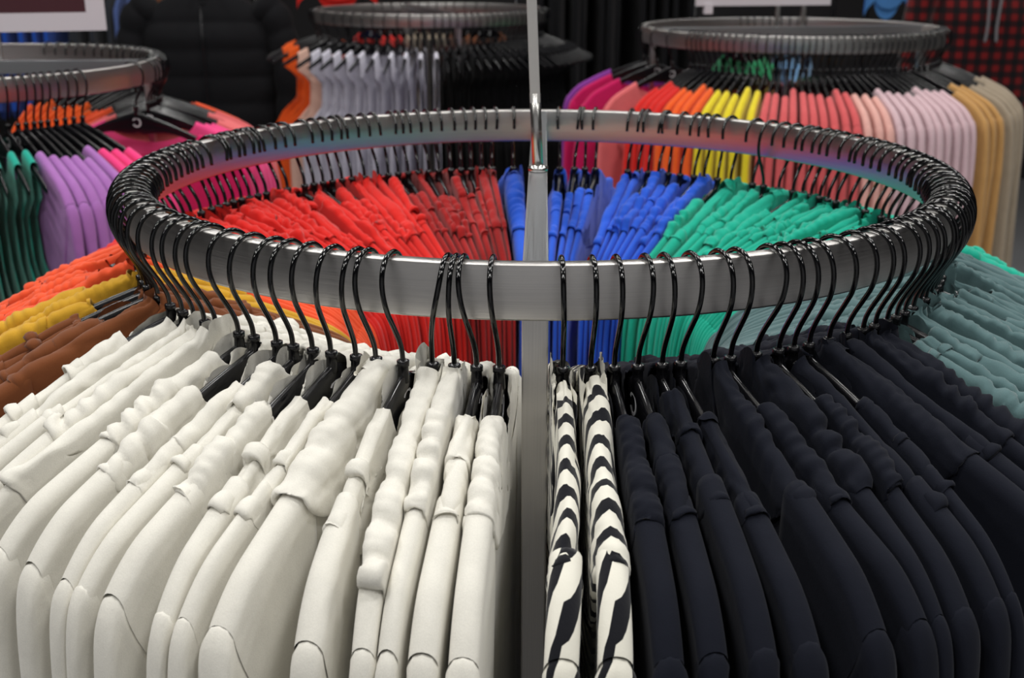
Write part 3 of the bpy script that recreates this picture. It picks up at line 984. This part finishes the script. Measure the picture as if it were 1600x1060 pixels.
# ------------------------------------------------------------------ room
def room():
    fl = plain('grey_floor_tiles', rgb(150, 150, 152), 0.35)
    obj1 = struct(obj('floor', box_mesh('floor', -5, 5, -2.5, 8, -0.05, 0, fl)))
    wm = plain('charcoal_wall_paint', rgb(38, 36, 38), 0.8)
    struct(obj('wall_back', box_mesh('wall_back', -5, 5, 8, 8.1, 0, 3.4, wm)))
    struct(obj('wall_left', box_mesh('wall_left', -5.1, -5, -2.5, 8, 0, 3.4, wm)))
    struct(obj('wall_right', box_mesh('wall_right', 5, 5.1, -2.5, 8, 0, 3.4, wm)))
    lw = plain('added_wall_pale', rgb(198, 199, 202), 0.8)
    struct(obj('added_wall_front', box_mesh('added_wall_front', -5, 5, -2.6, -2.5, 0, 3.4, lw)))  # unseen wall behind the camera, added pale to brighten reflections in the rail
    cm = plain('dark_ceiling_paint', rgb(74, 74, 76), 0.8)
    struct(obj('ceiling', box_mesh('ceiling', -5, 5, -2.5, 8, 3.4, 3.5, cm)))
room()

# ------------------------------------------------------------------ what stands further back
def straight_rail(label, x0, x1, y, z, mat=None, rz=0.0, posts=None):
    """z is the height of the top of the bar; posts: where along the bar they stand"""
    mat = mat or M['pole']
    t = thing('straight_clothes_rail', label, 'clothes rail', ((x0 + x1) / 2, y, 0), rz)
    h = (x1 - x0) / 2
    zb = z - 0.008
    obj('bar', tube_mesh('bar', [([(-h, 0, zb), (-h / 3, 0, zb), (h / 3, 0, zb), (h, 0, zb)], 0.008, 12)], mat), t)
    for sx in (posts or (-h, h)):
        obj('post', tube_mesh('post', [([(sx, 0, 0.03), (sx, 0, 0.4), (sx, 0, 1.0), (sx, 0, zb)], 0.011, 12)], mat), t)
        obj('foot', box_mesh('foot', sx - 0.02, sx + 0.02, -0.2, 0.2, 0, 0.03, mat, 0.004, 'y'), t)
    return t

def puffer(label, loc, rz, mat, seed, zsh=1.37, halfw=0.27, pitch=0.088, group=None, plaid_shirt=False):
    """a jacket hung facing the shop: quilted rolls, sleeves, stand collar, zip; origin on the floor below it"""
    g = np.random.default_rng(seed)
    t = thing('hooded_shirt' if plaid_shirt else 'puffer_jacket', label, 'shirt' if plaid_shirt else 'jacket', loc, rz, group)
    fl = field(seed, 8, 5, 26)
    puff = 0.0 if plaid_shirt else 1.0
    nz, nu = 70, 56
    zz = np.linspace(zsh + 0.02, zsh - 0.66, nz)[:, None]
    u = (np.arange(nu) * TAU / nu)[None, :]
    dep = zsh + 0.02 - zz
    # the width opens over the shoulders, then stays
    w = 0.075 + (halfw * 0.80 - 0.075) * np.sqrt(np.clip(dep / 0.10, 0, 1))
    th = 0.055 + 0.05 * sstep(dep / 0.2)
    roll = puff * 0.016 * (np.abs(np.sin(math.pi * dep / pitch)) ** 0.6) + 0.006 * fl(u * 0.15, zz)
    sx = np.sign(np.cos(u)) * np.abs(np.cos(u)) ** 0.75; sy = np.sign(np.sin(u)) * np.abs(np.sin(u)) ** 0.75
    x = (w + roll * .6) * sx
    y = (th + roll) * sy
    if not plaid_shirt:
        y = y + 0.012 * np.exp(-(x / 0.012) ** 2) * (sy < 0)
    V = np.stack([x, y, zz + 0 * u], -1)
    F = grid_faces(nz, nu, True)
    me = poly_mesh('torso', V.reshape(-1, 3), [tuple(q) for q in F] + [tuple(range(nu - 1, -1, -1))[::-1]], mat)
    obj('torso', me, t)
    for sd in (1, -1):
        P = catmull([(sd * halfw * 0.70, 0, zsh - 0.03), (sd * halfw * 0.88, -0.01, zsh - 0.08), (sd * halfw * 1.0, -0.02, zsh - 0.22), (sd * halfw * 1.02, -0.03, zsh - 0.42), (sd * halfw * 0.98, -0.035, zsh - 0.6)], 14)
        d = np.linspace(0, 0.62, len(P))
        r = 0.075 - 0.03 * d / 0.62 + puff * 0.013 * (np.abs(np.sin(math.pi * d / pitch)) ** 0.6 - 0.5)
        obj('sleeve', tube_mesh('sleeve', [(P, r, 18)], mat), t)
    cz = np.linspace(zsh - 0.02, zsh + 0.075, 10)[:, None]
    rr = 0.075 + puff * 0.012 * np.abs(np.sin((cz - zsh) / 0.04 * math.pi)) - 0.1 * np.clip(cz - zsh, 0, 1)
    Vc = np.stack([rr * np.cos(u), rr * 0.75 * np.sin(u), cz + 0 * u], -1)
    Vi = np.stack([(rr - 0.012) * np.cos(u), (rr - 0.012) * 0.75 * np.sin(u), cz + 0 * u], -1)[::-1]
    Vc = np.concatenate([Vc, Vi])
    obj('collar', poly_mesh('collar', Vc.reshape(-1, 3), [tuple(q) for q in grid_faces(20, nu, True)], mat), t)
    if plaid_shirt:
        for sx_ in (-0.02, 0.022):
            P = catmull([(sx_, -0.10, zsh + 0.03), (sx_ * 1.2, -0.122, zsh - 0.06), (sx_ * 0.9, -0.126, zsh - 0.18 - abs(sx_)), (sx_ * 1.1, -0.126, zsh - 0.27)], 6)
            obj('drawstring', tube_mesh('drawstring', [(P, 0.006, 8)], M['grey']), t)
    else:
        P = [(0, -0.118, zsh - 0.03), (0, -0.128, zsh - 0.2), (0, -0.128, zsh - 0.4), (0, -0.128, zsh - 0.62)]
        obj('zip', tube_mesh('zip', [(P, 0.004, 6)], M['black_plastic']), t)
    P = np.stack([HOOK[:, 0], HOOK[:, 0] * 0, HOOK[:, 1]], -1) + np.array([0, 0, zsh + 0.146])
    obj('hanger_hook', tube_mesh('hanger_hook', [(P, 0.0023, 6)], M['black_wire']), t)
    return t

def hung(colr, kind, label, group, x, y, z, rz, k, hl=None):
    t = thing(KIND[kind], label, 'top', (x, y, z), rz, group)
    b, sl = BG[kind][k * 2 % len(BG[kind])]
    obj('body', b, t, mat=M[colr])
    for m_ in sl:
        obj('sleeve', m_, t, mat=M[colr])
    hanger(hl or 'hanger of the ' + label, group and 'hangers of the ' + group, (x, y, z), rz, mark=False, low=True)
    return t

straight_rail('black straight clothes rail carrying a black puffer jacket', -1.93, -0.73, 5.72, 1.466, M['black_plastic'], math.pi / 2, (-0.15, 0.55))
puffer('black quilted puffer jacket facing the camera, behind the left rack', (-1.33, 5.25, 0), 0.04, M['jacket'], 3, zsh=1.32, halfw=0.335, pitch=0.115)
straight_rail('black straight clothes rail of dark and blue tops behind the puffer jacket', -3.35, -1.75, 6.3, 1.46, M['black_plastic'])
k = 0
for colr, x0, x1, n, nice in (('cobalt', -2.62, -1.93, 12, 'cobalt blue'), ('charcoal', -1.86, -1.68, 4, 'dark charcoal'), ('denim', -1.62, -1.58, 2, 'denim blue'), ('brown', -1.53, -1.43, 3, 'brown')):
    for i, x in enumerate(np.linspace(x0, x1, n)):
        hung(colr, 'long', f'{ORD[i]} {nice} top from left on the far rail behind the left rack', f'{nice} tops on the far left rail', x * 6.3 / 5.2, 6.3, 1.46, rng.uniform(-.12, .12), k, f'hanger of the {ORD[i]} {nice} top on the far left rail'); k += 1
straight_rail('black straight clothes rail of black tops behind the upper right rack', 0.02, 0.85, 5.6, 1.60, M['black_plastic'])
for i, x in enumerate(np.linspace(0.10, 0.78, 13)):
    hung('black', 'long', f'{ORD[i]} black top on the far rail behind the centre pole', 'black tops on the far rail', x, 5.6, 1.60, rng.uniform(-.15, .15), k, f'hanger of the {ORD[i]} black top behind the centre pole'); k += 1
straight_rail('tall black clothes rail carrying the azure top at the very back', 1.25, 2.45, 6.4, 2.00, M['black_plastic'], math.pi / 2, (-0.1, 0.55))
straight_rail('tall black clothes rail carrying the bright red top at the very back', -1.46, -0.26, 6.4, 2.03, M['black_plastic'], math.pi / 2, (-0.1, 0.55))
hung('azure', 'tee', 'azure top whose hem hangs behind the upper right rack', None, 1.85, 5.95, 2.00, math.pi / 2 + .7, 1)
hung('red', 'tee', 'bright red top hanging high behind the black puffer jacket', None, -0.86, 5.95, 2.03, math.pi / 2, 0)
straight_rail('black straight clothes rail carrying the plaid shirt at the right edge', 1.44, 2.64, 5.65, 1.566, M['black_plastic'], math.pi / 2, (-0.15, 0.55))
puffer('red and black plaid hooded shirt with grey drawstrings, at the upper right corner', (2.04, 5.2, 0), -0.1, M['plaid'], 12, zsh=1.42, halfw=0.29, plaid_shirt=True)

def sign(label, cen, yaw, x0, x1, zb, h, border, stems, clip=None):
    """a framed sign on stems that stand on the crossbar of a rack; x0..x1 along the sign from the rack's centre"""
    t = thing('rack_sign', label, 'sign', (cen[0], cen[1], zb), yaw)
    wm = M['frame_white']
    fr = [(x0, x1, 0, border), (x0, x1, h - border, h), (x0, x0 + border, border, h - border), (x1 - border, x1, border, h - border)]
    V, F = [], []
    import bmesh
    bm = bmesh.new()
    for a0, a1, z0, z1 in fr:
        r = bmesh.ops.create_cube(bm, size=1.0)
        for v in r['verts']:
            v.co = ((a0 + a1) / 2 + v.co.x * (a1 - a0), v.co.y * 0.012, (z0 + z1) / 2 + v.co.z * (z1 - z0))
    me = bpy.data.meshes.new('frame'); bm.to_mesh(me); bm.free(); me.materials.append(wm)
    obj('frame', me, t)
    obj('panel', box_mesh('panel', x0 + border, x1 - border, -0.004, 0.004, border, h - border, M['maroon']), t)
    for sx in stems:
        obj('stem', box_mesh('stem', sx - 0.006, sx + 0.006, -0.006, 0.006, ZT - zb - 0.0025, 0.0, M['pole'], 0.001, 'z'), t)
    if clip is not None:
        obj('clip', box_mesh('clip', clip - 0.013, clip + 0.013, -0.010, 0.010, -0.024, 0.008, M['frame_white'], 0.002), t)
    return t
M['frame_white'] = plain('white_sign_frame', rgb(206, 200, 206), 0.45)
M['maroon'] = plain('maroon_sign_panel', rgb(66, 28, 36), 0.35)
sign('white framed maroon sign standing on the rack at the left edge', CL, math.radians(16), -0.36, 0.352, 1.357, 0.42, 0.040, (-0.12, 0.12))
sign('white framed sign on two thin stems over the upper right rack', CR, math.radians(9), -0.31, 0.125, 1.362, 0.30, 0.028, (-0.045, 0.04), -0.27)

# ceiling spots
def area(x, y, size, watts, col=(1, 0.985, 0.955)):
    l = bpy.data.lights.new('ceiling_spot', 'AREA')
    l.shape = 'DISK'; l.size = size; l.energy = watts; l.color = col
    o = bpy.data.objects.new('ceiling_spot', l); C.objects.link(o)
    o.location = (x, y, 3.3)
    return o
for yy in (-0.6, 0.7, 2.0, 3.4, 5.0):
    for xx in (-2.4, -0.8, 0.8, 2.4):
        area(xx, yy, 0.35, 13.5 if yy < 3 else 9.5)

w = bpy.data.worlds.new('shop_air'); bpy.context.scene.world = w
w.use_nodes = True
w.node_tree.nodes['Background'].inputs[0].default_value = (0.9, 0.93, 1.0, 1)
w.node_tree.nodes['Background'].inputs[1].default_value = 0.12

# ------------------------------------------------------------------ camera
cam = bpy.data.cameras.new('camera'); co = bpy.data.objects.new('camera', cam); C.objects.link(co)
co.location = (0, 0, ZT + 0.2395)
co.rotation_euler = (math.radians(90 - 18.7235), 0, 0)
cam.sensor_width = 36; cam.lens = 40.889; cam.clip_start = 0.02
cam.dof.use_dof = True; cam.dof.focus_distance = 0.98; cam.dof.aperture_fstop = 9.0
sc = bpy.context.scene
sc.camera = co
sc.view_settings.view_transform = 'Standard'
sc.view_settings.look = 'None'
sc.view_settings.exposure = 0.0
sc.view_settings.gamma = 1.0
